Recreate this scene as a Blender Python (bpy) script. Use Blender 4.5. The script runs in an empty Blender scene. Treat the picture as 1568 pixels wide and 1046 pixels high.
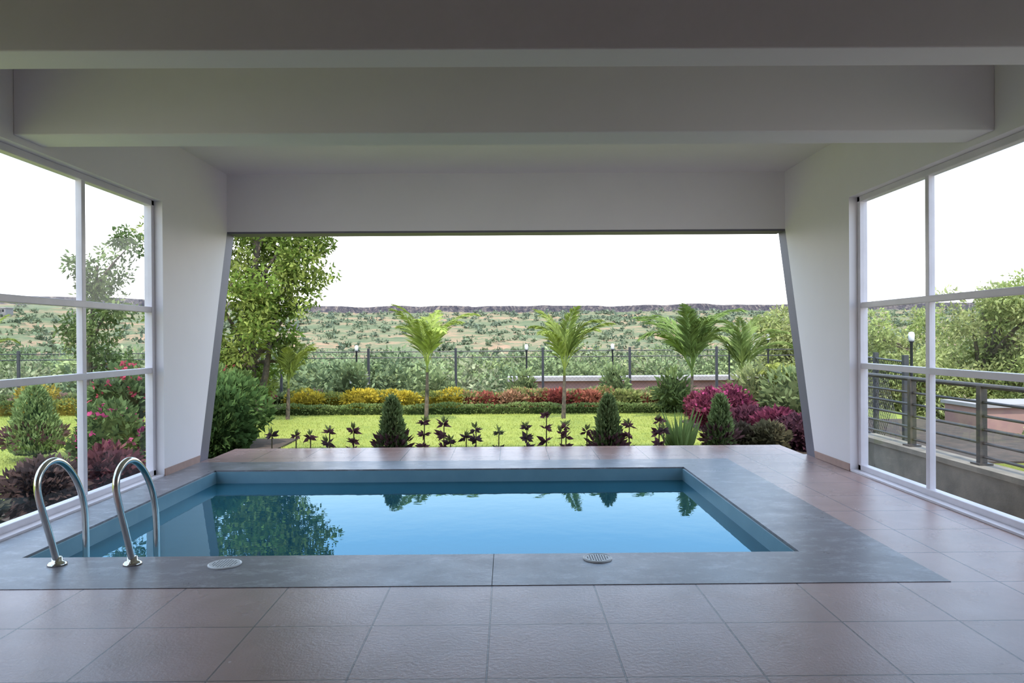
import bpy, math, random
import numpy as np
from mathutils import Vector, Matrix
rng=np.random.default_rng(7)
random.seed(7)
S=bpy.context.scene
S.view_settings.view_transform='Standard'
S.view_settings.look='None'
S.view_settings.exposure=0.0

# ------------------------------------------------------------------ mesh builder
class MB:
    def __init__(s): s.v=[];s.f=[];s.c=[];s.m=[];s.n=0
    def add(s,verts,faces,col=(1,1,1),mat=0):
        verts=np.asarray(verts,float).reshape(-1,3)
        f=(np.asarray(faces,int)+s.n)
        c=np.broadcast_to(np.asarray(col,float),(len(verts),3))
        s.v.append(verts); s.f.extend(f.tolist()); s.c.append(c); s.m.extend([mat]*len(f)); s.n+=len(verts)
    def box(s,x0,x1,y0,y1,z0,z1,mat=0,col=(1,1,1)):
        v=[(x0,y0,z0),(x1,y0,z0),(x1,y1,z0),(x0,y1,z0),(x0,y0,z1),(x1,y0,z1),(x1,y1,z1),(x0,y1,z1)]
        f=[(0,3,2,1),(4,5,6,7),(0,1,5,4),(1,2,6,5),(2,3,7,6),(3,0,4,7)]
        s.add(v,f,col,mat)
    def prism(s,pts,x0,x1,mat=0,col=(1,1,1)):   # pts in (y,z) extruded in x
        n=len(pts); v=[(x0,p[0],p[1]) for p in pts]+[(x1,p[0],p[1]) for p in pts]
        v=np.asarray(v,float)+0; base=s.n
        s.v.append(v); s.c.append(np.broadcast_to(np.asarray(col,float),(2*n,3))); s.n+=2*n
        fs=[list(range(n-1,-1,-1)),list(range(n,2*n))]+[[i,(i+1)%n,n+(i+1)%n,n+i] for i in range(n)]
        for f in fs: s.f.append([base+i for i in f]); s.m.append(mat)
    def tube(s,pts,rad,sides=8,mat=0,col=(1,1,1),cap=True):
        pts=[Vector(p) for p in pts]; n=len(pts)
        if not hasattr(rad,'__len__'): rad=[rad]*n
        rings=[]; up=None
        for i,p in enumerate(pts):
            t=(pts[min(i+1,n-1)]-pts[max(i-1,0)]).normalized()
            if up is None:
                up=Vector((0,0,1)) if abs(t.z)<.9 else Vector((1,0,0))
            a=t.cross(up)
            if a.length<1e-5: a=t.orthogonal()
            a.normalize(); b=a.cross(t).normalized(); up=b
            for k in range(sides):
                an=2*math.pi*k/sides
                rings.append(p+(a*math.cos(an)+b*math.sin(an))*rad[i])
        f=[]
        for i in range(n-1):
            for k in range(sides):
                k2=(k+1)%sides
                f.append((i*sides+k,i*sides+k2,(i+1)*sides+k2,(i+1)*sides+k))
        base=s.n
        s.add([tuple(r) for r in rings],f,col,mat)
        if cap:
            s.f.append([base+k for k in range(sides)][::-1]); s.m.append(mat)
            s.f.append([base+(n-1)*sides+k for k in range(sides)]); s.m.append(mat)
    def lathe(s,prof,cx,cy,sides=32,mat=0,col=(1,1,1)):  # prof list of (r,z)
        n=len(prof); v=[]
        for r,z in prof:
            for k in range(sides):
                a=2*math.pi*k/sides; v.append((cx+r*math.cos(a),cy+r*math.sin(a),z))
        f=[(i*sides+k,i*sides+(k+1)%sides,(i+1)*sides+(k+1)%sides,(i+1)*sides+k) for i in range(n-1) for k in range(sides)]
        base=s.n
        s.add(v,f,col,mat)
        s.f.append([base+k for k in range(sides)][::-1]); s.m.append(mat)
        s.f.append([base+(n-1)*sides+k for k in range(sides)]); s.m.append(mat)
    def blob(s,c,r,mat=0,col=(1,1,1),nu=10,nv=7,jit=.1):
        v=[];f=[]
        for j in range(nv+1):
            th=math.pi*j/nv
            for i in range(nu):
                ph=2*math.pi*i/nu; k=1+rng.uniform(-jit,jit)
                v.append((c[0]+r[0]*k*math.sin(th)*math.cos(ph),c[1]+r[1]*k*math.sin(th)*math.sin(ph),c[2]+r[2]*k*math.cos(th)))
        for j in range(nv):
            for i in range(nu):
                f.append((j*nu+i,(j+1)*nu+i,(j+1)*nu+(i+1)%nu,j*nu+(i+1)%nu))
        s.add(v,f,col,mat)
    def leaves(s,P,L,W,col,var=.25,D=None,mat=0,up=0.0):
        P=np.asarray(P,float); N=len(P)
        if N==0: return
        if D is None: D=rng.normal(size=(N,3))
        D=np.asarray(D,float)+0; D[:,2]+=up
        D/=np.linalg.norm(D,axis=1,keepdims=True)+1e-9
        R=rng.normal(size=(N,3)); B=np.cross(D,R); B/=np.linalg.norm(B,axis=1,keepdims=True)+1e-9
        Ls=(L*rng.uniform(.7,1.3,N))[:,None]; Ws=Ls*W*.5
        M=P+D*Ls*.45
        V=np.stack([P,M+B*Ws,P+D*Ls,M-B*Ws],1).reshape(-1,3)
        F=np.arange(N*4).reshape(N,4)
        col=np.asarray(col,float)
        if col.ndim==1: col=np.tile(col,(N,1))
        k=(1+rng.uniform(-var,var,(N,1)))
        C=np.repeat(col*k,4,0)
        s.add(V,F,C,mat)
    def obj(s,name,mats,smooth=False,parent=None,bevel=0):
        me=bpy.data.meshes.new(name)
        V=np.concatenate(s.v); C=np.concatenate(s.c)
        me.from_pydata(V.tolist(),[],s.f)
        for m in mats: me.materials.append(m)
        me.polygons.foreach_set('material_index',s.m)
        if smooth: me.polygons.foreach_set('use_smooth',[True]*len(s.f))
        ca=me.color_attributes.new('Col','FLOAT_COLOR','POINT')
        ca.data.foreach_set('color',np.concatenate([C,np.ones((len(C),1))],1).ravel())
        me.update()
        o=bpy.data.objects.new(name,me); S.collection.objects.link(o)
        if parent: o.parent=parent
        if bevel:
            b=o.modifiers.new('bevel','BEVEL'); b.width=bevel; b.segments=2; b.limit_method='ANGLE'
        return o
def empty(name):
    e=bpy.data.objects.new(name,None); S.collection.objects.link(e); e.empty_display_size=.2; return e

# ------------------------------------------------------------------ materials
def newmat(name):
    m=bpy.data.materials.new(name); m.use_nodes=True
    nt=m.node_tree; nt.nodes.clear(); out=nt.nodes.new('ShaderNodeOutputMaterial')
    return m,nt,out
def N(nt,t,**k):
    n=nt.nodes.new(t)
    for a,b in k.items():
        if a in n.inputs: n.inputs[a].default_value=b
        else: setattr(n,a,b)
    return n
def ramp(nt,fac,stops):
    r=nt.nodes.new('ShaderNodeValToRGB'); e=r.color_ramp.elements
    while len(e)<len(stops): e.new(.5)
    for i,(p,c) in enumerate(stops):
        e[i].position=p; e[i].color=(*c,1) if len(c)==3 else c
    nt.links.new(fac,r.inputs[0]); return r
def coords(nt,scale=1,loc=(0,0,0)):
    tc=nt.nodes.new('ShaderNodeTexCoord'); mp=nt.nodes.new('ShaderNodeMapping')
    mp.inputs['Scale'].default_value=(scale,)*3 if not hasattr(scale,'__len__') else scale
    mp.inputs['Location'].default_value=loc
    nt.links.new(tc.outputs['Object'],mp.inputs[0]); return mp.outputs[0]
def noise(nt,vec,scale,detail=4,rough=.55):
    n=N(nt,'ShaderNodeTexNoise'); n.inputs['Scale'].default_value=scale; n.inputs['Detail'].default_value=detail; n.inputs['Roughness'].default_value=rough
    nt.links.new(vec,n.inputs['Vector']); return n.outputs['Fac']
def simple(name,c1,c2=None,scale=3,rough=.6,metal=0,bump=0,bscale=60,spec=.5):
    m,nt,out=newmat(name); p=N(nt,'ShaderNodeBsdfPrincipled'); v=coords(nt)
    c2=c2 or tuple(x*.9 for x in c1)
    r=ramp(nt,noise(nt,v,scale),[(.35,c2),(.65,c1)])
    nt.links.new(r.outputs[0],p.inputs['Base Color'])
    p.inputs['Roughness'].default_value=rough; p.inputs['Metallic'].default_value=metal
    p.inputs['Specular IOR Level'].default_value=spec
    if bump:
        b=N(nt,'ShaderNodeBump'); b.inputs['Strength'].default_value=bump; b.inputs['Distance'].default_value=.01
        nt.links.new(noise(nt,v,bscale,6),b.inputs['Height']); nt.links.new(b.outputs[0],p.inputs['Normal'])
    nt.links.new(p.outputs[0],out.inputs[0]); return m
def leafmat(name,trans=.3,gain=.66):
    m,nt,out=newmat(name)
    a=N(nt,'ShaderNodeAttribute'); a.attribute_name='Col'
    v=coords(nt); nz=noise(nt,v,3.0)
    r=ramp(nt,nz,[(.3,(.75*gain,)*3),(.7,(1.15*gain,)*3)])
    mul=N(nt,'ShaderNodeMix',data_type='RGBA',blend_type='MULTIPLY'); mul.inputs[0].default_value=1
    nt.links.new(a.outputs['Color'],mul.inputs[6]); nt.links.new(r.outputs[0],mul.inputs[7])
    hs=N(nt,'ShaderNodeHueSaturation'); hs.inputs['Saturation'].default_value=.95; nt.links.new(mul.outputs[2],hs.inputs['Color'])
    d=N(nt,'ShaderNodeBsdfDiffuse'); t=N(nt,'ShaderNodeBsdfTranslucent'); mx=N(nt,'ShaderNodeMixShader'); mx.inputs[0].default_value=trans
    nt.links.new(hs.outputs[0],d.inputs[0]); nt.links.new(hs.outputs[0],t.inputs[0])
    nt.links.new(d.outputs[0],mx.inputs[1]); nt.links.new(t.outputs[0],mx.inputs[2])
    nt.links.new(mx.outputs[0],out.inputs[0]); return m

M_wall=simple('wall_paint',(.85,.80,.82),(.83,.78,.80),1.5,.55,bump=.05,bscale=120)
M_ceil=simple('ceiling_paint',(.81,.765,.78),(.79,.745,.76),1.5,.6,bump=.05,bscale=120)
M_dark=simple('dark_grey_trim',(.15,.14,.18),None,4,.5)
M_frame=simple('window_frame_upvc',(.78,.73,.78),None,4,.35)
M_base=simple('baseboard_tile',(.40,.24,.19),(.34,.20,.16),8,.35)
M_pool=simple('pool_blue_paint',(.19,.34,.42),(.16,.30,.38),3,.35,bump=.05)
M_steel=simple('stainless_steel',(.75,.73,.68),None,6,.15,metal=1)
M_white=simple('white_plastic',(.8,.8,.8),None,8,.4)
M_black=simple('black_hole',(.02,.02,.02),None,8,.8)
M_bark=simple('bark',(.15,.11,.08),(.06,.05,.04),12,.9,bump=.5,bscale=30)
M_iron=simple('painted_iron',(.035,.037,.045),None,8,.5)
M_rail=simple('railing_paint',(.07,.055,.045),(.04,.035,.03),8,.5)
M_parapet=simple('parapet_plaster',(.25,.22,.18),(.15,.135,.11),3,.85,bump=.3)
M_soil=simple('soil',(.07,.045,.03),(.035,.025,.015),6,.95,bump=.6,bscale=25)
M_leaf=leafmat('leaf',.3)
M_far=leafmat('far_leaf',.15,.78)

# tile floor
m,nt,out=newmat('terracotta_tile'); M_tile=m
p=N(nt,'ShaderNodeBsdfPrincipled'); v=coords(nt,1,(12.10,7.61,0))
br=N(nt,'ShaderNodeTexBrick'); br.offset=0; br.squash=1
br.inputs['Scale'].default_value=1; br.inputs['Mortar Size'].default_value=.005; br.inputs['Mortar Smooth'].default_value=.2
br.inputs['Brick Width'].default_value=.6; br.inputs['Row Height'].default_value=.6; br.inputs['Bias'].default_value=0
br.inputs['Color1'].default_value=(.43,.275,.24,1); br.inputs['Color2'].default_value=(.375,.24,.21,1); br.inputs['Mortar'].default_value=(.13,.085,.08,1)
nt.links.new(v,br.inputs['Vector'])
nz=noise(nt,coords(nt),2.2,6); r=ramp(nt,nz,[(.3,(.88,.88,.88)),(.7,(1.10,1.10,1.12))])
mul=N(nt,'ShaderNodeMix',data_type='RGBA',blend_type='MULTIPLY'); mul.inputs[0].default_value=1
nt.links.new(br.outputs['Color'],mul.inputs[6]); nt.links.new(r.outputs[0],mul.inputs[7]); nt.links.new(mul.outputs[2],p.inputs['Base Color'])
nz2=noise(nt,coords(nt),45,5,.7)
rr=ramp(nt,noise(nt,coords(nt),3,3),[(.3,(.22,)*3),(.7,(.29,)*3)]); nt.links.new(rr.outputs[0],p.inputs['Roughness'])
b=N(nt,'ShaderNodeBump'); b.inputs['Strength'].default_value=.32; b.inputs['Distance'].default_value=.006; nt.links.new(nz2,b.inputs['Height'])
b2=N(nt,'ShaderNodeBump',invert=True); b2.inputs['Strength'].default_value=.7; b2.inputs['Distance'].default_value=.004
nt.links.new(br.outputs['Fac'],b2.inputs['Height']); nt.links.new(b.outputs[0],b2.inputs['Normal']); nt.links.new(b2.outputs[0],p.inputs['Normal'])
p.inputs['Specular IOR Level'].default_value=.7
nt.links.new(p.outputs[0],out.inputs[0])

# slate coping
m,nt,out=newmat('slate_coping'); M_slate=m
p=N(nt,'ShaderNodeBsdfPrincipled'); v=coords(nt)
n1=noise(nt,coords(nt,(1,1.3,1)),2.5,8,.65); r=ramp(nt,n1,[(.35,(.155,.14,.155)),(.55,(.19,.175,.19)),(.72,(.24,.225,.245))])
n3=noise(nt,coords(nt,(1.2,2.0,1),(3,1,0)),4.0,12,.8); r3=ramp(nt,n3,[(.50,(0,0,0)),(.64,(.75,.75,.75))])
mx=N(nt,'ShaderNodeMix',data_type='RGBA'); nt.links.new(r3.outputs[0],mx.inputs[0]); nt.links.new(r.outputs[0],mx.inputs[6]); mx.inputs[7].default_value=(.40,.385,.43,1)
nt.links.new(mx.outputs[2],p.inputs['Base Color'])
rr=ramp(nt,n1,[(.3,(.26,)*3),(.7,(.40,)*3)]); nt.links.new(rr.outputs[0],p.inputs['Roughness'])
b=N(nt,'ShaderNodeBump'); b.inputs['Strength'].default_value=.3; b.inputs['Distance'].default_value=.004; nt.links.new(noise(nt,v,40,6,.7),b.inputs['Height']); nt.links.new(b.outputs[0],p.inputs['Normal'])
nt.links.new(p.outputs[0],out.inputs[0])

# water
m,nt,out=newmat('pool_water'); M_water=m
d=N(nt,'ShaderNodeBsdfDiffuse'); d.inputs[0].default_value=(.022,.105,.15,1)
g=N(nt,'ShaderNodeBsdfGlossy'); g.inputs['Color'].default_value=(.60,.88,1,1); g.inputs['Roughness'].default_value=.01
fr=N(nt,'ShaderNodeFresnel'); fr.inputs['IOR'].default_value=1.6
b=N(nt,'ShaderNodeBump'); b.inputs['Strength'].default_value=.05; b.inputs['Distance'].default_value=.02; nt.links.new(noise(nt,coords(nt),3,3),b.inputs['Height'])
for n_ in (g,fr): nt.links.new(b.outputs[0],n_.inputs['Normal'])
mx=N(nt,'ShaderNodeMixShader'); nt.links.new(fr.outputs[0],mx.inputs[0]); nt.links.new(d.outputs[0],mx.inputs[1]); nt.links.new(g.outputs[0],mx.inputs[2]); nt.links.new(mx.outputs[0],out.inputs[0])

# glass
m,nt,out=newmat('window_glass'); M_glass=m
t=N(nt,'ShaderNodeBsdfTransparent'); t.inputs[0].default_value=(.93,.96,.97,1)
g=N(nt,'ShaderNodeBsdfGlossy'); g.inputs['Roughness'].default_value=.0
lw=N(nt,'ShaderNodeLayerWeight'); lw.inputs['Blend'].default_value=.5
pw=N(nt,'ShaderNodeMath',operation='POWER'); nt.links.new(lw.outputs['Facing'],pw.inputs[0]); pw.inputs[1].default_value=4
ml=N(nt,'ShaderNodeMath',operation='MULTIPLY_ADD'); nt.links.new(pw.outputs[0],ml.inputs[0]); ml.inputs[1].default_value=.3; ml.inputs[2].default_value=.03
mx=N(nt,'ShaderNodeMixShader'); nt.links.new(ml.outputs[0],mx.inputs[0]); nt.links.new(t.outputs[0],mx.inputs[1]); nt.links.new(g.outputs[0],mx.inputs[2]); nt.links.new(mx.outputs[0],out.inputs[0])

# lawn
m,nt,out=newmat('lawn_grass'); M_lawn=m
p=N(nt,'ShaderNodeBsdfPrincipled'); p.inputs['Roughness'].default_value=.9; p.inputs['Specular IOR Level'].default_value=.1
r=ramp(nt,noise(nt,coords(nt),.9,8,.7),[(.3,(.17,.22,.05)),(.5,(.25,.29,.06)),(.7,(.31,.33,.09))]); nt.links.new(r.outputs[0],p.inputs['Base Color'])
b=N(nt,'ShaderNodeBump'); b.inputs['Strength'].default_value=.5; b.inputs['Distance'].default_value=.03; nt.links.new(noise(nt,coords(nt),60,4),b.inputs['Height']); nt.links.new(b.outputs[0],p.inputs['Normal'])
nt.links.new(p.outputs[0],out.inputs[0])

# hillside
m,nt,out=newmat('hillside_ground'); M_hill=m
p=N(nt,'ShaderNodeBsdfPrincipled'); p.inputs['Roughness'].default_value=1; p.inputs['Specular IOR Level'].default_value=0
a=N(nt,'ShaderNodeAttribute'); a.attribute_name='Col'
n1=noise(nt,coords(nt,(.35,.5,6.5)),.11,12,.82); r=ramp(nt,n1,[(.40,(.11,.14,.085)),(.49,(.155,.175,.105)),(.54,(.24,.20,.13)),(.60,(.34,.22,.145)),(.72,(.36,.28,.21))])
n2=noise(nt,coords(nt,(1,1,.5)),.55,9,.85); r2=ramp(nt,n2,[(.40,(.035,.035,.045)),(.52,(.08,.072,.08)),(.60,(.20,.165,.14)),(.70,(.32,.26,.21))])
mx=N(nt,'ShaderNodeMix',data_type='RGBA'); sep=N(nt,'ShaderNodeSeparateColor'); nt.links.new(a.outputs['Color'],sep.inputs[0])
nt.links.new(sep.outputs[0],mx.inputs[0]); nt.links.new(r.outputs[0],mx.inputs[6]); nt.links.new(r2.outputs[0],mx.inputs[7])
nt.links.new(mx.outputs[2],p.inputs['Base Color']); nt.links.new(p.outputs[0],out.inputs[0])

# ------------------------------------------------------------------ room shell
W=3.7; WT=.19; ZC=3.65; WH=2.96; YB=-5.0
sl=(9.88-8.94)/2.89
ytop=8.94+sl*ZC
Y0,Y1=2.78,8.03
for side,sx in (('left',-1),('right',1)):
    a,b_=(sx*W,sx*(W+WT)) if sx>0 else (sx*(W+WT),sx*W)
    w=MB()
    w.prism([(YB,0),(Y0,0),(Y0,ZC),(YB,ZC)],a,b_)
    w.prism([(Y0,WH),(Y1,WH),(Y1,ZC),(Y0,ZC)],a,b_)
    w.prism([(Y1,0),(8.94,0),(ytop,ZC),(Y1,ZC)],a,b_)
    w.obj('wall_'+side,[M_wall])
    t=MB(); t.prism([(8.94,0),(9.19,0),(ytop+.25,ZC),(ytop,ZC)],a,b_)
    t.obj('trim_1' if sx<0 else 'trim_2',[M_dark])
    t=MB(); xa,xb=sorted((sx*(W-.012),sx*W))
    t.prism([(Y1,0.003),(8.92,0.003),(8.92+.08*sl,.08),(Y1,.08)],xa,xb,0)
    t.obj('baseboard_'+side,[M_base])
w=MB(); w.box(-W,W,9.88,10.13,2.89,ZC); w.obj('wall_front',[M_wall])
w=MB(); w.box(-W,W,9.885,10.2,2.865,2.889); w.obj('trim_3',[M_dark])
w=MB(); w.box(-W-WT,W+WT,YB-.2,YB,0,ZC); w.obj('wall_back',[M_wall])
w=MB(); w.box(-W-.35,W+.35,YB-.2,10.45,ZC,ZC+.25); w.obj('ceiling',[M_ceil])
w=MB(); w.box(-W,W,4.0,4.27,3.01,ZC); w.obj('ceiling_beam',[M_ceil],bevel=.008)
w=MB(); w.box(-W,W,5.62,5.98,3.01,ZC); w.obj('ceiling_beam',[M_ceil],bevel=.008)

# floor
PX0,PX1,PY0,PY1=-3.28,1.97,5.03,8.34
CX1,CY0,CY1=2.62,4.39,8.9
f=MB()
f.box(-W-WT,W+WT,YB-.2,CY0,-.3,0); f.box(CX1,W+WT,CY0,9.2,-.3,0); f.box(-W-.0,CX1,CY1,9.2,-.3,0); f.box(-3.66,3.66,9.2,10.02,-.3,0)
f.box(-W-WT,-W,CY0,9.2,-.3,0,1)
f.obj('floor',[M_tile,M_slate])
pool=empty('swimming_pool')
c=MB()
c.box(-W+.002,CX1,CY0,PY0,-.3,.003); c.box(PX1,CX1,PY0,CY1,-.3,.003); c.box(-W+.002,PX0,PY0,CY1,-.3,.003); c.box(PX0,PX1,PY1,CY1,-.3,.003)
c.obj('coping',[M_slate],parent=pool)
g=MB()
g.box(-.103,-.099,CY0,PY0,.0031,.0034)
g.obj('coping_joint',[M_black],parent=pool)
q=MB(); t=.02
q.box(PX0,PX1,PY0,PY1,-1.5,-1.4)
q.box(PX0,PX0+t,PY0,PY1,-1.4,-.012); q.box(PX1-t,PX1,PY0,PY1,-1.4,-.012); q.box(PX0,PX1,PY0,PY0+t,-1.4,-.012); q.box(PX0,PX1,PY1-t,PY1,-1.4,-.012)
q.obj('basin',[M_pool],parent=pool)
q=MB(); q.box(PX0+t,PX1-t,PY0+t,PY1-t,-.5,-.14); q.obj('water',[M_water],parent=pool)

# windows
def window(name,sx,Y0,Y1):
    e=empty(name); fr=MB(); gl=MB()
    x0,x1=sorted((sx*3.80,sx*3.86)); th=.06
    ys=[Y0+i*(Y1-Y0)/4 for i in range(5)]
    zs=[0,1.14,1.79,WH]
    def B(ya,yb,za,zb,dx=0): fr.box(x0-dx,x1+dx,ya,yb,za,zb)
    B(Y0,Y0+th,0.001,WH,.012); B(Y1-th,Y1,0.001,WH,.012); B(Y0,Y1,.001,.075,.012); B(Y0,Y1,WH-th,WH,.012)
    for y in ys[1:-1]: B(y-.03,y+.03,0.01,WH)
    for z in zs[1:-1]: B(Y0,Y1,z-.03,z+.03,.004)
    fr.obj('frame',[M_frame],parent=e,bevel=.006)
    for i in range(4):
        for k in range(3):
            ya,yb,za,zb=ys[i]+.03,ys[i+1]-.03,zs[k]+.03,zs[k+1]-.03; x=sx*3.83
            gl.add([(x,ya,za),(x,yb,za),(x,yb,zb),(x,ya,zb)],[(0,1,2,3)])
    gl.obj('glass',[M_glass],parent=e)
    sill=MB(); xa,xb=sorted((sx*3.70,sx*3.785)); sill.box(xa,xb,Y0,Y1,0.001,.02); sill.obj('sill',[M_frame],parent=e)
window('window_1',-1,Y0,Y1); window('window_2',1,Y0,Y1)

# ------------------------------------------------------------------ pool ladder
lad=empty('pool_ladder')
def rail(x,nm):
    P=[(4.87,.0),(4.83,.12),(4.74,.33),(4.67,.50),(4.665,.58),(4.70,.645),(4.77,.685),(4.85,.69),(4.94,.66),(5.04,.58),(5.13,.46),(5.18,.34),(5.195,.22),(5.2,.05),(5.2,-.3),(5.2,-1.0)]
    cu=bpy.data.curves.new(nm,'CURVE'); cu.dimensions='3D'; sp=cu.splines.new('NURBS'); sp.points.add(len(P)-1)
    for i,(y,z) in enumerate(P): sp.points[i].co=(x,y,z,1)
    sp.order_u=4; sp.use_endpoint_u=True; cu.bevel_depth=.0215; cu.bevel_resolution=6; cu.resolution_u=8; cu.materials.append(M_steel)
    o=bpy.data.objects.new(nm,cu); S.collection.objects.link(o); o.parent=lad
    fl=MB(); fl.lathe([(.058,.004),(.06,.012),(.045,.024),(.032,.03),(.030,.055),(.024,.056)],x,4.865,28); o=fl.obj(nm+'_flange',[M_steel],smooth=True,parent=lad)
rail(-2.945,'rail_1'); rail(-2.455,'rail_2')
st=MB()
for z in (-.3,-.58,-.86): st.box(-2.945,-2.455,5.17,5.25,z-.015,z+.015)
st.obj('tread',[M_steel],parent=lad,bevel=.006)

def lid(x,y,r):
    b=MB(); b.lathe([(r,.004),(r,.010),(r*.93,.014),(r*.90,.011),(.01,.011)],x,y,40)
    for i in range(-4,5):
        for j in range(-4,5):
            if i*i+j*j<19: 
                cx,cy=x+i*r*.17,y+j*r*.17
                b.lathe([(r*.045,.0112),(r*.045,.0118)],cx,cy,8,mat=1)
    b.obj('skimmer_lid',[M_white,M_black])
lid(-1.845,4.84,.105); lid(.585,4.90,.095)

# ------------------------------------------------------------------ garden ground (a step lower than the pool deck)
GZ=-.45
YF=22.6     # fence line
g=MB()
g.box(-30,-W-.30,-6,YF+.8,-3.8,GZ); g.box(-W-.30,3.9,10.04,YF+.8,-3.8,GZ); g.box(3.9,9.8,11.0,YF+.8,-3.8,GZ)
g.obj('garden_lawn',[M_lawn])
g=MB(); g.box(-3.9,3.9,10.06,10.95,GZ,GZ+.03); g.box(3.9,9.7,11.02,16.8,GZ,GZ+.03); g.box(-5.6,-4.0,3,14.2,GZ,GZ+.03); g.box(-25,9.6,19.6,YF+.6,GZ,GZ+.03)
g.obj('planting_bed_soil',[M_soil])
gb=MB()
n=60000
P=np.stack([rng.uniform(-14,7,n),10.95+ (rng.uniform(0,1,n)**1.2)*8.4,np.full(n,GZ)],1)
P=P[~((P[:,0]>3.9)&(P[:,1]<16.8))]; P=P[~((P[:,0]<-4.0)&(P[:,0]>-5.6)&(P[:,1]<14.2))]
D=rng.normal(size=(len(P),3))*.6; D[:,2]=1
gb.leaves(P,.04,.28,(.60,.66,.15),.3,D)
gb.obj('lawn_grass_blades',[M_leaf])

# right side ledge, parapet and railing
g=MB(); g.box(W+.30,5.07,-6,10.0,-3.8,-.45); g.obj('side_walkway',[M_parapet])
g=MB(); g.box(5.12,5.36,-6,10.9,-3.8,-.03); g.box(5.08,5.40,-6,10.9,-.03,.03); g.obj('parapet_wall',[M_parapet])
r=MB()
for k in range(-0,8):
    y=9.62-1.42*k
    r.box(5.20,5.28,y-.035,y+.035,.03,.90); r.box(5.16,5.32,y-.08,y+.08,.031,.05)
for z in (.12,.27,.42,.57,.72): r.tube([(5.24,-1,z),(5.24,10.8,z)],.016,8)
r.tube([(5.24,-1,.90),(5.24,10.8,.90)],.03,10)
r.obj('balcony_railing',[M_rail])

# ------------------------------------------------------------------ perimeter fence
fence=empty('chain_link_fence')
def fence_seg(p0,p1,step,name,ztop=1.07,wd=.0022):
    a=Vector((*p0,0)); b=Vector((*p1,0)); L=(b-a).length; d=(b-a)/L
    r=MB(); n=max(1,int(round(L/step)))
    for i in range(n+1):
        q=a+d*(L*i/n); r.box(q.x-.035,q.x+.035,q.y-.035,q.y+.035,GZ+.03,ztop+.1)
    for z in (ztop,ztop-.18,-.3): r.tube([(a.x,a.y,z),(b.x,b.y,z)],.016,6)
    r.obj(name+'_posts',[M_iron],parent=fence)
    w=MB(); h=ztop+.3; pitch=.12; nn=int(L/pitch)
    nrm=Vector((-d.y,d.x,0))*.004
    V=[];F=[]
    for sgn in (1,-1):
        for i in range(-int(h/pitch),nn+1):
            s0=i*pitch; s1=s0+h
            if sgn<0: s0,s1=s1,s0
            q0=a+d*s0; q1=a+d*s1
            if min(s0,s1)<0 or max(s0,s1)>L: continue
            off=d*wd
            for o2 in (off,nrm):
                k=len(V)
                V+= [tuple(q0-o2+Vector((0,0,-.3))),tuple(q0+o2+Vector((0,0,-.3))),tuple(q1+o2+Vector((0,0,-.3+h))),tuple(q1-o2+Vector((0,0,-.3+h)))]
                F.append((k,k+1,k+2,k+3))
                if name=='back': break
    w.add(V,F); w.obj(name+'_mesh',[M_iron],parent=fence)
fence_seg((-25.36,YF),(9.0,YF),2.643,'back')
fence_seg((9.0,YF),(5.95,11.1),2.1,'side',wd=.005)
def lamp(x,y,z0,h):
    b=MB(); b.lathe([(.05,z0),(.025,z0+.05),(.025,z0+h),(.05,z0+h+.02),(.05,z0+h+.03)],x,y,12)
    b.lathe([(.035,z0+h+.03),(.05,z0+h+.05),(.055,z0+h+.15),(.04,z0+h+.19),(.01,z0+h+.2)],x,y,16,mat=1)
    b.obj('garden_lamp_post',[M_iron,M_white],smooth=True)
for px in (546,806,938,1117,1177): 
    lamp((px-777)/1140*22.2,22.2,GZ+.03,1.50 if px!=1177 else 1.75)
lamp(7.35,13.5,GZ+.03,1.75)

# ------------------------------------------------------------------ terrain
def sm(a,b,x):
    t=np.clip((x-a)/(b-a),0,1); return t*t*(3-2*t)
def wob(x,y,s):
    return np.sin(x/s+1.3*np.sin(y/s*.7))*.5+np.sin(x/s*2.3+y/s*1.7+1)*.3+np.sin(x/s*5.1-y/s*3.3)*.2
def ridge(x): return 300-np.maximum(0,-(x+60))*1.2+6*wob(x,0*x,17)+2.5*np.sin(x/3.1)
def terr(x,y):
    yr=ridge(x)
    h=-3.9-5.5*sm(26,90,y)
    t=np.clip((y-85)/(np.maximum(yr-4-85,10)),0,1)
    h=h+21.2*(t**1.0)+ (1.4*wob(x,y,14)+.6*wob(x,y,5))*sm(60,110,y)*(1-sm(yr-60,yr-10,y))
    h=h+(2.7+.35*wob(x,0*x,9))*sm(yr-4,yr-.5,y)
    return h
xs=np.concatenate([np.linspace(-420,-200,60),np.linspace(-198,260,360),np.linspace(262,420,40)])
ys=np.concatenate([np.linspace(-20,90,40),np.linspace(92,180,60),np.linspace(181,330,180),np.linspace(335,450,12)])
X,Y=np.meshgrid(xs,ys); YR=ridge(X); Z=terr(X,Y)+rng.normal(0,.14,X.shape)*((Y>90)&(Y<YR-1))
Z-=np.maximum(0,Y-YR)*.03
cl=((Y>YR-5)&(Y<YR+1)).astype(float)
tb=MB(); nx=len(xs); ny=len(ys)
idx=np.arange(nx*ny).reshape(ny,nx)
F=np.stack([idx[:-1,:-1],idx[:-1,1:],idx[1:,1:],idx[1:,:-1]],-1).reshape(-1,4)
tb.add(np.stack([X,Y,Z],-1).reshape(-1,3),F,np.stack([cl,cl,cl],-1).reshape(-1,3))
tb.obj('hillside_terrain',[M_hill],smooth=True)

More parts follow.
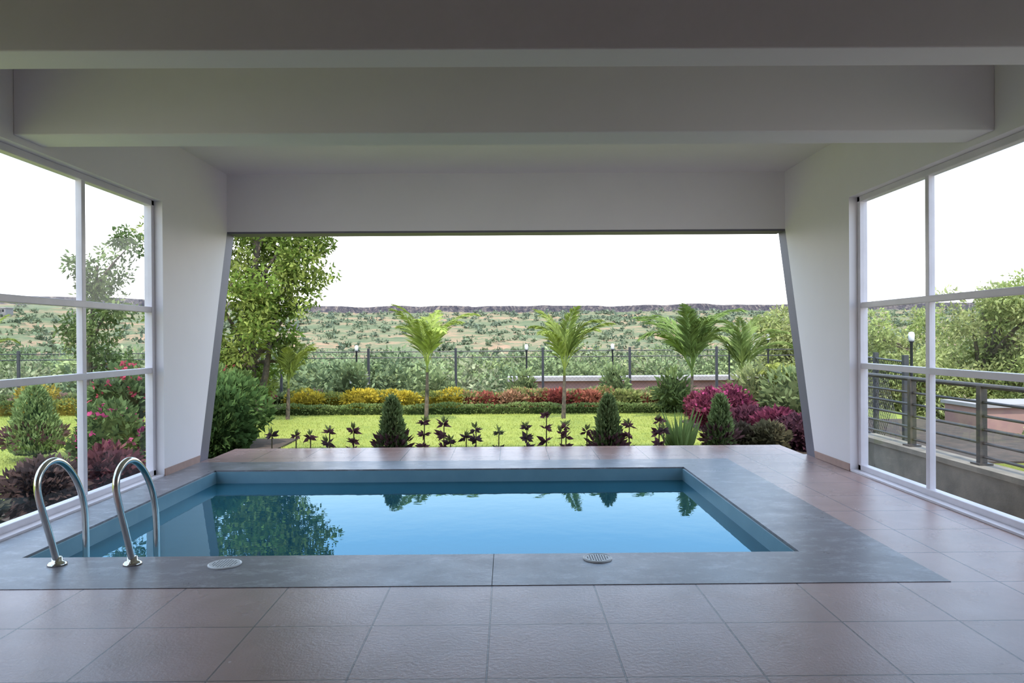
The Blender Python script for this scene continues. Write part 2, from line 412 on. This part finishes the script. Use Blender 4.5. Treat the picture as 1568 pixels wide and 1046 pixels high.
# ------------------------------------------------------------------ vegetation helpers
def shell(n,c,r,lo=.55):
    d=rng.normal(size=(n,3)); d/=np.linalg.norm(d,axis=1,keepdims=True)
    k=(lo+(1-lo)*rng.uniform(0,1,n)**.6)[:,None]
    return np.asarray(c)+d*k*np.asarray(r), d
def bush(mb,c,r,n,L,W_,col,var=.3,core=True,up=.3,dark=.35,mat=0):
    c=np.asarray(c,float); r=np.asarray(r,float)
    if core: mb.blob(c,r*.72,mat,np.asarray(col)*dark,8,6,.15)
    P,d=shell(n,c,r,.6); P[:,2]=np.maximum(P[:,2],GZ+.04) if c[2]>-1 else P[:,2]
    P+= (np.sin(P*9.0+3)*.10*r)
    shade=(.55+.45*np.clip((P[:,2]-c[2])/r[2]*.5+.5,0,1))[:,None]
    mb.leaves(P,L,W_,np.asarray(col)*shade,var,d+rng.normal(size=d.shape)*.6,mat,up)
def tree(mb,base,top,clusters,n_per,L,col,tr=.12,col2=None,tw=0):
    base=Vector(base); top=Vector(top)
    k=7; pts=[base.lerp(top,i/k)+Vector((math.sin(i*1.3)*tr*.5,math.cos(i*1.7)*tr*.4,0)) for i in range(k+1)]
    mb.tube(pts,[tr*(1-.65*i/k) for i in range(k+1)],9,1,(1,1,1))
    for (cx,cy,cz,r) in clusters:
        c=Vector((cx,cy,cz)); j=min(k,max(2,int(k*min(1,max(.3,(cz-base.z)/(top.z-base.z)-.25)))))
        s=pts[j]; mid=s.lerp(c,.5)+Vector((0,0,.1*r))
        mb.tube([s,mid,c],[tr*.45,tr*.28,tr*.1],6,1)
        n=int(n_per*r*r)
        sc,_=shell(10,(cx,cy,cz),(r*.75,r*.75,r*.7),.5)
        for q in sc:
            P,d=shell(n//10,q,(r*.42,r*.42,r*.36),.2)
            cc=np.asarray(col2 if (col2 is not None and rng.uniform()<.45) else col)*rng.uniform(.8,1.25)
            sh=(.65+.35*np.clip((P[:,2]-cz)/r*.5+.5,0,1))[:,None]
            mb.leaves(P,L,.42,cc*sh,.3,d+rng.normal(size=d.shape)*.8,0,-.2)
def frond(mb,b,az,L,el,droop,nl=24,ll=.3,col=(.2,.33,.06)):
    n=12; p=Vector(b); pts=[p.copy()]; tans=[]
    for i in range(n):
        t=i/(n-1); e=el-droop*t*t
        d=Vector((math.cos(az)*math.cos(e),math.sin(az)*math.cos(e),math.sin(e))); tans.append(d)
        p=p+d*(L/n); pts.append(p.copy())
    tans.append(tans[-1])
    mb.tube(pts,[.013*(1-.8*i/n) for i in range(n+1)],5,0,np.asarray(col)*1.3)
    side=Vector((-math.sin(az),math.cos(az),0))
    for i in range(nl):
        t=.18+.8*i/(nl-1); j=min(n-1,int(t*n)); fr=t*n-j
        q=pts[j].lerp(pts[j+1],fr); T=tans[j]
        l=ll*(.45+.9*math.sin(math.pi*min(1,t*.9+.1)))*(1-.35*t)
        for s_ in (1,-1):
            d=(side*s_*.5+T*.9+Vector((0,0,-.1+.3*rng.uniform(-.5,.8)))).normalized()
            w=(T-d*T.dot(d)).normalized()*.019*(ll/.3)
            m1=q+d*l*.4; 
            tip=q+d*l+Vector((0,0,-.22*l))
            k=rng.uniform(.7,1.3)
            mb.add([tuple(q),tuple(m1+w),tuple(tip),tuple(m1-w)],[(0,1,2,3)],np.asarray(col)*k)
def palm(name,x,y,h,nf,L,trunk=.045,col=(.40,.50,.11),seed=0,upr=1.42):
    mb=MB(); tp=(x+.03,y,GZ+h)
    mb.tube([(x,y,GZ),(x+.02,y,GZ+h*.5),tp],[trunk*1.2,trunk,trunk*.7],8,1)
    mb.tube([tp,(tp[0],tp[1],tp[2]+.25)],[trunk*.75,trunk*.3],8,0,np.asarray(col)*.9)
    for i in range(nf):
        az=2*math.pi*i/nf+rng.uniform(-.3,.3)+seed
        frond(mb,(tp[0],tp[1],tp[2]+.12),az,L*rng.uniform(.85,1.15),upr*rng.uniform(.72,1.05),rng.uniform(.8,1.9),30,.32*L/1.2,np.asarray(col)*rng.uniform(.8,1.25))
    mb.obj(name,[M_leaf,M_bark])
palm('palm_tree',(652-777)/1140*17.6,17.6,1.12,9,1.75,seed=.4)
palm('palm_tree',(862-777)/1140*17.6,17.6,1.02,9,1.7,seed=1.3)
palm('palm_tree',(1058-777)/1140*17.3,17.3,1.0,13,1.85,seed=.2,col=(.26,.38,.10))
palm('palm_tree',(440-777)/1140*17.8,17.8,.75,8,1.3,seed=.9,col=(.42,.50,.12))
palm('palm_tree',(1135-777)/1140*18.5,18.5,.85,10,1.6,seed=.1,col=(.32,.42,.12))
palm('palm_tree',-12.9,18.3,1.3,8,1.2,seed=.3)
palm('palm_tree',(1190-777)/1140*17.0,17.0,.45,9,1.0,seed=.7,col=(.48,.54,.13))

# large tree (left)
G=1.186
def sc_(l): return [(x*G,y*G,1.46+(z-1.46)*G,r*G) for x,y,z,r in l]
tb=MB()
cl=sc_([(-4.5,15.2,3.5,1.05),(-5.4,15.6,3.1,1.05),(-5.9,15.0,2.4,1.0),(-4.8,14.8,2.6,.9),(-4.05,15.1,2.95,.65),(-5.2,14.6,1.6,.85),(-5.9,15.0,1.2,.85),(-5.6,15.3,4.4,1.1),(-4.6,15.5,4.6,1.0),(-6.6,15.4,3.4,.9),(-4.9,14.9,2.0,.6),(-5.7,14.7,.55,.7),(-6.5,15,2.0,.7),(-4.2,15,2.2,.5),(-4.55,15,1.5,.42),(-4.35,15.1,1.0,.3),(-5.0,15.3,.7,.5),(-3.95,15.2,3.6,.6)])
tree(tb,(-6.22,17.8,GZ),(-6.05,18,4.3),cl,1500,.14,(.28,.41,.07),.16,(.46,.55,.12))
tb.tube([(-6.2,17.8,GZ),(-6.4,17.7,.4),(-7.0,17.6,1.3)],[.11,.08,.04],8,1)
tb.tube([(-6.1,17.8,GZ),(-5.75,17.7,.6),(-5.6,17.7,1.6),(-5.35,17.8,2.8)],[.10,.08,.05,.02],8,1)
tb.obj('garden_tree',[M_leaf,M_bark])
tb=MB()
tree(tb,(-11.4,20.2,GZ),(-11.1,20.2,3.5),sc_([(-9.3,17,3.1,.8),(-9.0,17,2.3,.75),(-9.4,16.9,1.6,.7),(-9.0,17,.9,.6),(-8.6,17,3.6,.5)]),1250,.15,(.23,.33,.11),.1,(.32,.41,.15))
tb.obj('garden_tree',[M_leaf,M_bark])
# right trees
tb=MB()
tree(tb,(10.6,26,-3.9),(10.2,26,2.0),[(9.5,26,1.7,1.0),(10.4,26.3,1.9,1.2),(9.7,25.8,.8,1.1),(10.7,26,.6,1.3),(9.6,26,-.3,1.0)],1100,.16,(.52,.60,.20),.16,(.64,.68,.27))
tb.obj('roadside_tree',[M_leaf,M_bark])
tb=MB()
cl=[]
for i in range(56):
    cl.append((rng.uniform(11.8,21),rng.uniform(22,27),rng.uniform(-1.6,2.7),rng.uniform(.9,1.5)))
tree(tb,(15.5,24,-3.9),(15.4,24,2.4),cl,950,.155,(.54,.63,.20),.22,(.66,.71,.27))
tb.obj('roadside_tree',[M_leaf,M_bark])

# valley trees just beyond fence (one mass)
tb=MB()
for i in range(170):
    y=rng.uniform(27,75); x=rng.uniform(-.72,.36)*y
    if x>-1.5 and y<38: continue
    top=1.46-rng.uniform(5,48)/1140*y
    r=rng.uniform(1.0,2.0)*(.6+y/60)
    zc=top-r*.8
    col=np.array([(.33,.42,.18),(.39,.47,.19),(.28,.37,.18),(.45,.49,.27)][rng.integers(4)])
    gz=float(terr(np.array(x),np.array(y)))
    tb.tube([(x,y,gz-.2),(x,y,zc)],[.16,.07],6,1)
    for q in range(6):
        cc=(x+rng.normal()*r*.55,y+rng.normal()*r*.4,zc+rng.uniform(-.6,.35)*r)
        rr=r*rng.uniform(.45,.7)
        P,d=shell(190,cc,(rr,rr,rr*.8),.4)
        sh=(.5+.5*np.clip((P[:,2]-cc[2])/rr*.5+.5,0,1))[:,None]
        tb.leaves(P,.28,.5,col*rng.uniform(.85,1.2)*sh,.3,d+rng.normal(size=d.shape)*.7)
tb.obj('valley_trees',[M_far,M_bark])
# hillside scrub
tb=MB()
n=8200
xx=rng.uniform(-260,260,n); yy=80+212*rng.uniform(0,1,n)**.75
for x,y in zip(xx,yy):
    if y>float(ridge(np.array(x)))-8: continue
    if abs(x)>y*.75+10: continue
    g0=float(terr(np.array(x),np.array(y)))
    dens=.5+.5*wob(x,y,30)
    if rng.uniform()>.5+.7*dens-.25*(y-90)/200: continue
    s=rng.uniform(.4,1.2)*(1.7 if y<150 else 1)
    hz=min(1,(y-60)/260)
    col=np.array([(.22,.29,.14),(.28,.34,.17),(.18,.24,.13)][rng.integers(3)])*(1-.4*hz)+np.array((.30,.34,.33))*.4*hz  # distance haze blended into the scrub's leaf colour
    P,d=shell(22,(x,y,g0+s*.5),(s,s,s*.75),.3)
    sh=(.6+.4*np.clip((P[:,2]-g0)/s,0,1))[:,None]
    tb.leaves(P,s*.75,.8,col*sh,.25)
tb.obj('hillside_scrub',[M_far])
M_redwall=simple('neighbour_wall',(.36,.20,.175),(.30,.17,.15),2,.85)
M_conc=simple('white_roof_edge',(.32,.30,.30),(.27,.25,.25),2,.8)
M_hw=simple('house_wall',(.26,.24,.23),(.22,.20,.20),2,.8)
def house(x,y,w,d,h):
    g0=float(terr(np.array(x),np.array(y)))
    b=MB(); b.box(x-w/2,x+w/2,y-d/2,y+d/2,g0-1,g0+h); b.box(x-w/2-.2,x+w/2+.2,y-d/2-.2,y+d/2+.2,g0+h,g0+h+.2,1)
    for k in (-.28,0,.28): b.box(x+k*w-.3,x+k*w+.3,y-d/2-.03,y-d/2,g0+h*.45,g0+h*.8,2)
    b.obj('distant_house',[M_hw,M_conc,M_black])
for a in [(-62,215,2.6,3,1.4),(-128,190,3,3,1.8)]: house(*a)

b=MB(); b.box(.15,11.2,30.5,31.3,-5,-.30); b.box(.0,11.4,30.3,31.5,-.30,-.14,1)
for i in range(6): b.box(.8+i*1.7,1.6+i*1.7,30.47,30.5,-2.4,-1.5,2)
b.obj('neighbouring_building',[M_redwall,M_conc,M_black])
b=MB(); b.box(10.9,17,17.2,18.5,-3.9,-.22); b.box(10.85,17.1,17.1,18.6,-.22,-.14,1)
for i in range(4): b.box(11.3+i*1.5,12.0+i*1.5,17.17,17.2,-1.9,-1.0,2)
b.obj('neighbouring_building',[M_redwall,M_conc,M_black])
# trees and shrubs between railing and neighbour
tb=MB()
for i in range(70):
    x=rng.uniform(6.6,13.5); y=rng.uniform(9.0,16.5)
    if x/y<.56 or (y>10.8 and x<10.1): continue
    r=rng.uniform(.45,.8); z=rng.uniform(-1.9,-.9)
    col=np.array([(.36,.44,.16),(.28,.36,.14),(.44,.48,.2)][rng.integers(3)])
    tb.tube([(x,y,-3.9),(x,y,z)],[.06,.03],6,1)
    for q in range(4):
        cc=(x+rng.normal()*r*.4,y+rng.normal()*r*.4,z+rng.normal()*r*.2)
        P,d=shell(260,cc,(r*.6,r*.6,r*.5),.3)
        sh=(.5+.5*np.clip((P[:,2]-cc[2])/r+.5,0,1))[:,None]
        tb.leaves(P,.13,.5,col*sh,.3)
tb.obj('roadside_shrubs',[M_leaf,M_bark])

# ------------------------------------------------------------------ hedges & beds
def hedge(name,x0,x1,y,d,h,cols,L=.07,dens=520):
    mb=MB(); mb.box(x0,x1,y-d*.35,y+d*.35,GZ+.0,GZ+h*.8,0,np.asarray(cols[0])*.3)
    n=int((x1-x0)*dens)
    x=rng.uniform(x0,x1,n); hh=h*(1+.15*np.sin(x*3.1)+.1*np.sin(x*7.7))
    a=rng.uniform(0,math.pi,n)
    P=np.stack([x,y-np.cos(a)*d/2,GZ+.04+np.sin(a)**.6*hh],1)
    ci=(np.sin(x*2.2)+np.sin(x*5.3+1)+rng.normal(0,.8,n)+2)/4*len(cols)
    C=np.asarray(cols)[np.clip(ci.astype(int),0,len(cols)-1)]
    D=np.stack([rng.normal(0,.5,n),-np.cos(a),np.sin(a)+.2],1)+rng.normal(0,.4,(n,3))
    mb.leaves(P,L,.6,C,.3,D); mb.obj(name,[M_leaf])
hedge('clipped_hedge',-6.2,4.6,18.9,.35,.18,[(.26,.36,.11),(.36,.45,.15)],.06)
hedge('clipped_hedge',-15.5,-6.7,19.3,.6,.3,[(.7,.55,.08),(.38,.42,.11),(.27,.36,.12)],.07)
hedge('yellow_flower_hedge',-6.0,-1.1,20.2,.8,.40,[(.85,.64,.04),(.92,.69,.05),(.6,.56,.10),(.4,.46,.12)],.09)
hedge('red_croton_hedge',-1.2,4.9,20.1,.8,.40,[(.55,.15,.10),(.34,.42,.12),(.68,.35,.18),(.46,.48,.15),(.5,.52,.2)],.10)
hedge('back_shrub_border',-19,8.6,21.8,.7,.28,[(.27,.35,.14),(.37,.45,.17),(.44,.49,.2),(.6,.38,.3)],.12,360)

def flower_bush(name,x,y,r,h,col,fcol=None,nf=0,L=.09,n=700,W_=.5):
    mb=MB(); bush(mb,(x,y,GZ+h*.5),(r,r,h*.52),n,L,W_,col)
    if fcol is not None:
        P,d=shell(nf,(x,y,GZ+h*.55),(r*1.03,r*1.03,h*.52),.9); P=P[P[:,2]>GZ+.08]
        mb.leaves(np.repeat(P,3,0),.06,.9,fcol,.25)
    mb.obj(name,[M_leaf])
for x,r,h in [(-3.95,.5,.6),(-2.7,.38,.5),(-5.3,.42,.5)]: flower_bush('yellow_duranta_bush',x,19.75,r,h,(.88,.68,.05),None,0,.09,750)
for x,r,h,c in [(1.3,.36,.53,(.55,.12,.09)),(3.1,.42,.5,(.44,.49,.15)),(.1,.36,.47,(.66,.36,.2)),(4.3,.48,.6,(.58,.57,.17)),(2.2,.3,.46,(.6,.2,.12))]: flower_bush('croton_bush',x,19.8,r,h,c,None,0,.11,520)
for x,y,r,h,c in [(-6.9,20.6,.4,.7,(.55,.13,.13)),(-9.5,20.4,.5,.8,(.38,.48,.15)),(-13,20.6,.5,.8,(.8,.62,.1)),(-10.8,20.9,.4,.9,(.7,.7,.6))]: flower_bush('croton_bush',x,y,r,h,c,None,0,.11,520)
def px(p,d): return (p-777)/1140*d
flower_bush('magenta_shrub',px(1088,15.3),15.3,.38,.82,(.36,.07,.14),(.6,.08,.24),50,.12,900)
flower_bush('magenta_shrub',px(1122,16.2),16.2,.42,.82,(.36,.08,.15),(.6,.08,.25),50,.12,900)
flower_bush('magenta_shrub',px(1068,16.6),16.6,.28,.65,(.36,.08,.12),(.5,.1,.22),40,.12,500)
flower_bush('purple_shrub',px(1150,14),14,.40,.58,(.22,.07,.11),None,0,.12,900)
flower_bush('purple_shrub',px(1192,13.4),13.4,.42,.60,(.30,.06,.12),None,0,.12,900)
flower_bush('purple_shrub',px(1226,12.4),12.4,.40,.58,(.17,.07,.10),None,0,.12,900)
flower_bush('purple_shrub',px(1175,12.0),12.0,.34,.50,(.20,.18,.10),None,0,.11,600)
flower_bush('purple_shrub',px(1130,12.2),12.2,.28,.45,(.14,.11,.08),None,0,.11,600)
flower_bush('variegated_shrub',px(1160,16.8),17.1,.55,1.1,(.5,.56,.24),None,0,.2,650,.35)
flower_bush('variegated_shrub',px(1215,16),16,.6,1.15,(.38,.48,.2),None,0,.2,650,.35)
flower_bush('green_shrub',px(1035,18.6),18.9,.45,1.0,(.34,.45,.16),None,0,.2,500,.35)
flower_bush('green_shrub',px(540,21.2),21.2,.45,1.15,(.34,.44,.19),(.8,.8,.7),20,.17,520,.4)
flower_bush('green_shrub',px(670,21.2),21.2,.42,.85,(.36,.46,.2),None,0,.17,420,.4)
flower_bush('green_shrub',px(940,21.2),21.2,.36,1.05,(.34,.45,.18),None,0,.17,380,.4)
flower_bush('green_shrub',px(800,21.2),21.2,.36,.95,(.37,.47,.19),None,0,.17,380,.4)
flower_bush('green_shrub',px(370,20.5),20.5,.7,1.2,(.38,.47,.16),None,0,.16,800)
# left corner bushes
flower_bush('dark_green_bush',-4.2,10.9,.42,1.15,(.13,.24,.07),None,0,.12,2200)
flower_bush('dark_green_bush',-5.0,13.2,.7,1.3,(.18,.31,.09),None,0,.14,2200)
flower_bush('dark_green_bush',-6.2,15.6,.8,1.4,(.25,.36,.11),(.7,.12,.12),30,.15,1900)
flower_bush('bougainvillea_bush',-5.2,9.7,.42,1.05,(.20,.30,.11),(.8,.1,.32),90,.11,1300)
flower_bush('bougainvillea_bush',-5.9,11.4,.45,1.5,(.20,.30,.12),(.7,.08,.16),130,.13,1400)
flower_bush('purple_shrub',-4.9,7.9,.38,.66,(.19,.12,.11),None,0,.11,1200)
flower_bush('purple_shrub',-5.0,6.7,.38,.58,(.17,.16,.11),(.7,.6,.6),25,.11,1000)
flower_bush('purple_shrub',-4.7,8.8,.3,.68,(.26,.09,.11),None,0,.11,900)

# conifers
def thuja(x,y,h,r,skirt=True):
    mb=MB(); n=int(3000*h)
    t=rng.uniform(0,1,n)**1.3; a=rng.uniform(0,2*math.pi,n)
    rad=r*(np.minimum(1,t*6+.4))*(1-t)**.5*rng.uniform(.65,1.15,n)
    P=np.stack([x+rad*np.cos(a),y+rad*np.sin(a),GZ+.08+t*h*.95],1)
    D=np.stack([np.cos(a)*.5,np.sin(a)*.5,np.full(n,.9)],1)+rng.normal(0,.35,(n,3))
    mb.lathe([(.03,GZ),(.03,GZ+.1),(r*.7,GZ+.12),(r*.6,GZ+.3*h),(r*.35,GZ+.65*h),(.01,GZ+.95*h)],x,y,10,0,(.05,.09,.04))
    mb.leaves(P,.08,.35,(.34,.46,.18),.4,D)
    if skirt:
        P,d=shell(260,(x,y,GZ+.36),(r*1.15,r*1.15,.20),.6); P[:,2]=np.maximum(P[:,2],GZ+.04)
        mb.leaves(P,.12,.4,(.18,.09,.10),.4,d,0,.4)
    mb.obj('thuja_bush',[M_leaf])
for p_,d in [(600,10.65),(930,10.65),(1103,11.3)]: thuja(px(p_,d),d,(518+1.91*1140/d-613)/1140*d,.21)
thuja(-7.6,12.0,1.15,.42)
def rosette(x,y,h,r=.12,col=(.05,.035,.035),tiers=3,L=.17):
    mb=MB(); mb.tube([(x,y,GZ),(x+.01,y,GZ+h*.85)],[.012,.008],6,0,(.24,.20,.12))
    for k in range(tiers):
        z=GZ+h*(.55+.4*k/max(1,tiers-1))
        n=15
        a=rng.uniform(0,2*math.pi,n)
        D=np.stack([np.cos(a),np.sin(a),rng.uniform(-.6,.8,n)],1)
        P=np.tile((x,y,z-.06),(n,1))
        mb.leaves(P,L*(1 if k<tiers-1 else .9),.42,col,.5,D)
        if k==tiers-1: mb.leaves(np.tile((x,y,z-.04),(6,1)),L*.8,.35,(.34,.40,.14),.3,rng.normal(0,.35,(6,3))+np.array((0,0,.9)))
    mb.obj('cordyline_plant',[M_leaf])
for p_,ty in [(415,655),(452,656),(474,657),(503,650),(540,648),(648,635),(678,638),(712,660),(727,648),(762,652),(805,645),(835,626),(865,644),(897,652),(962,642),(1008,636),(858,655),(1015,650),(500,668),(688,668)]:
    d=10.5+rng.uniform(-.1,.2); h=(518+1.91*1140/d-ty)/1140*d
    col=[(.16,.10,.12),(.18,.18,.11),(.22,.10,.12)][rng.integers(3)]
    rosette(px(p_,d),d,h,col=col,tiers=3 if ty<650 else 2,L=.125)
mb=MB(); x,y=px(1040,11.3),11.3
a=rng.uniform(0,2*math.pi,60); D=np.stack([np.cos(a)*.4,np.sin(a)*.4,rng.uniform(.5,1.6,60)],1)
mb.leaves(np.tile((x,y,GZ),(60,1))+rng.normal(0,.05,(60,3))*np.array((1,1,0)),.72,.08,(.32,.46,.15),.3,D)
mb.obj('spiky_yucca',[M_leaf])
mb=MB(); n=2600
P=np.stack([rng.uniform(-3.8,3.8,n),rng.uniform(10.15,10.9,n),np.full(n,GZ+.03)],1)
mb.leaves(P,.14,.25,(.26,.38,.10),.4,rng.normal(size=(n,3))*.4+np.array((0,0,1)))
mb.obj('ground_cover',[M_leaf])

# ------------------------------------------------------------------ world, sun
w=bpy.data.worlds.new('sky'); S.world=w; w.use_nodes=True; nt=w.node_tree; nt.nodes.clear()
o=nt.nodes.new('ShaderNodeOutputWorld'); bg=nt.nodes.new('ShaderNodeBackground'); tc=nt.nodes.new('ShaderNodeTexCoord'); sx=nt.nodes.new('ShaderNodeSeparateXYZ')
nt.links.new(tc.outputs['Generated'],sx.inputs[0])
r=ramp(nt,sx.outputs[2],[(0,(1,.98,.98)),(.15,(.95,.96,1.0)),(.26,(.38,.64,.98)),(.45,(.5,.68,.95)),(1,(.8,.86,1))])
nt.links.new(r.outputs[0],bg.inputs[0]); bg.inputs[1].default_value=2.85
nt.links.new(bg.outputs[0],o.inputs[0])
sd=bpy.data.lights.new('sun','SUN'); sd.energy=4.2; sd.angle=.01; sd.color=(1,.94,.84)
so=bpy.data.objects.new('sun',sd); S.collection.objects.link(so)
el=math.radians(57); az=math.radians(4)
dirv=Vector((math.sin(az)*math.cos(el),math.cos(el)*math.cos(az),-math.sin(el)))
so.rotation_euler=dirv.to_track_quat('-Z','Y').to_euler(); so.location=(0,-5,12)

# ------------------------------------------------------------------ camera
cd=bpy.data.cameras.new('camera'); cd.sensor_width=36; cd.lens=1140/1568*36; cd.clip_end=2000; cd.clip_start=.05
co=bpy.data.objects.new('camera',cd); S.collection.objects.link(co)
R=Matrix.Rotation(-math.atan(7/1140),4,'Z')@Matrix.Rotation(math.radians(90)-math.atan(5/1140),4,'X')@Matrix.Rotation(-.0065,4,'Z')
co.matrix_world=Matrix.Translation((0,0,1.46))@R
S.camera=co
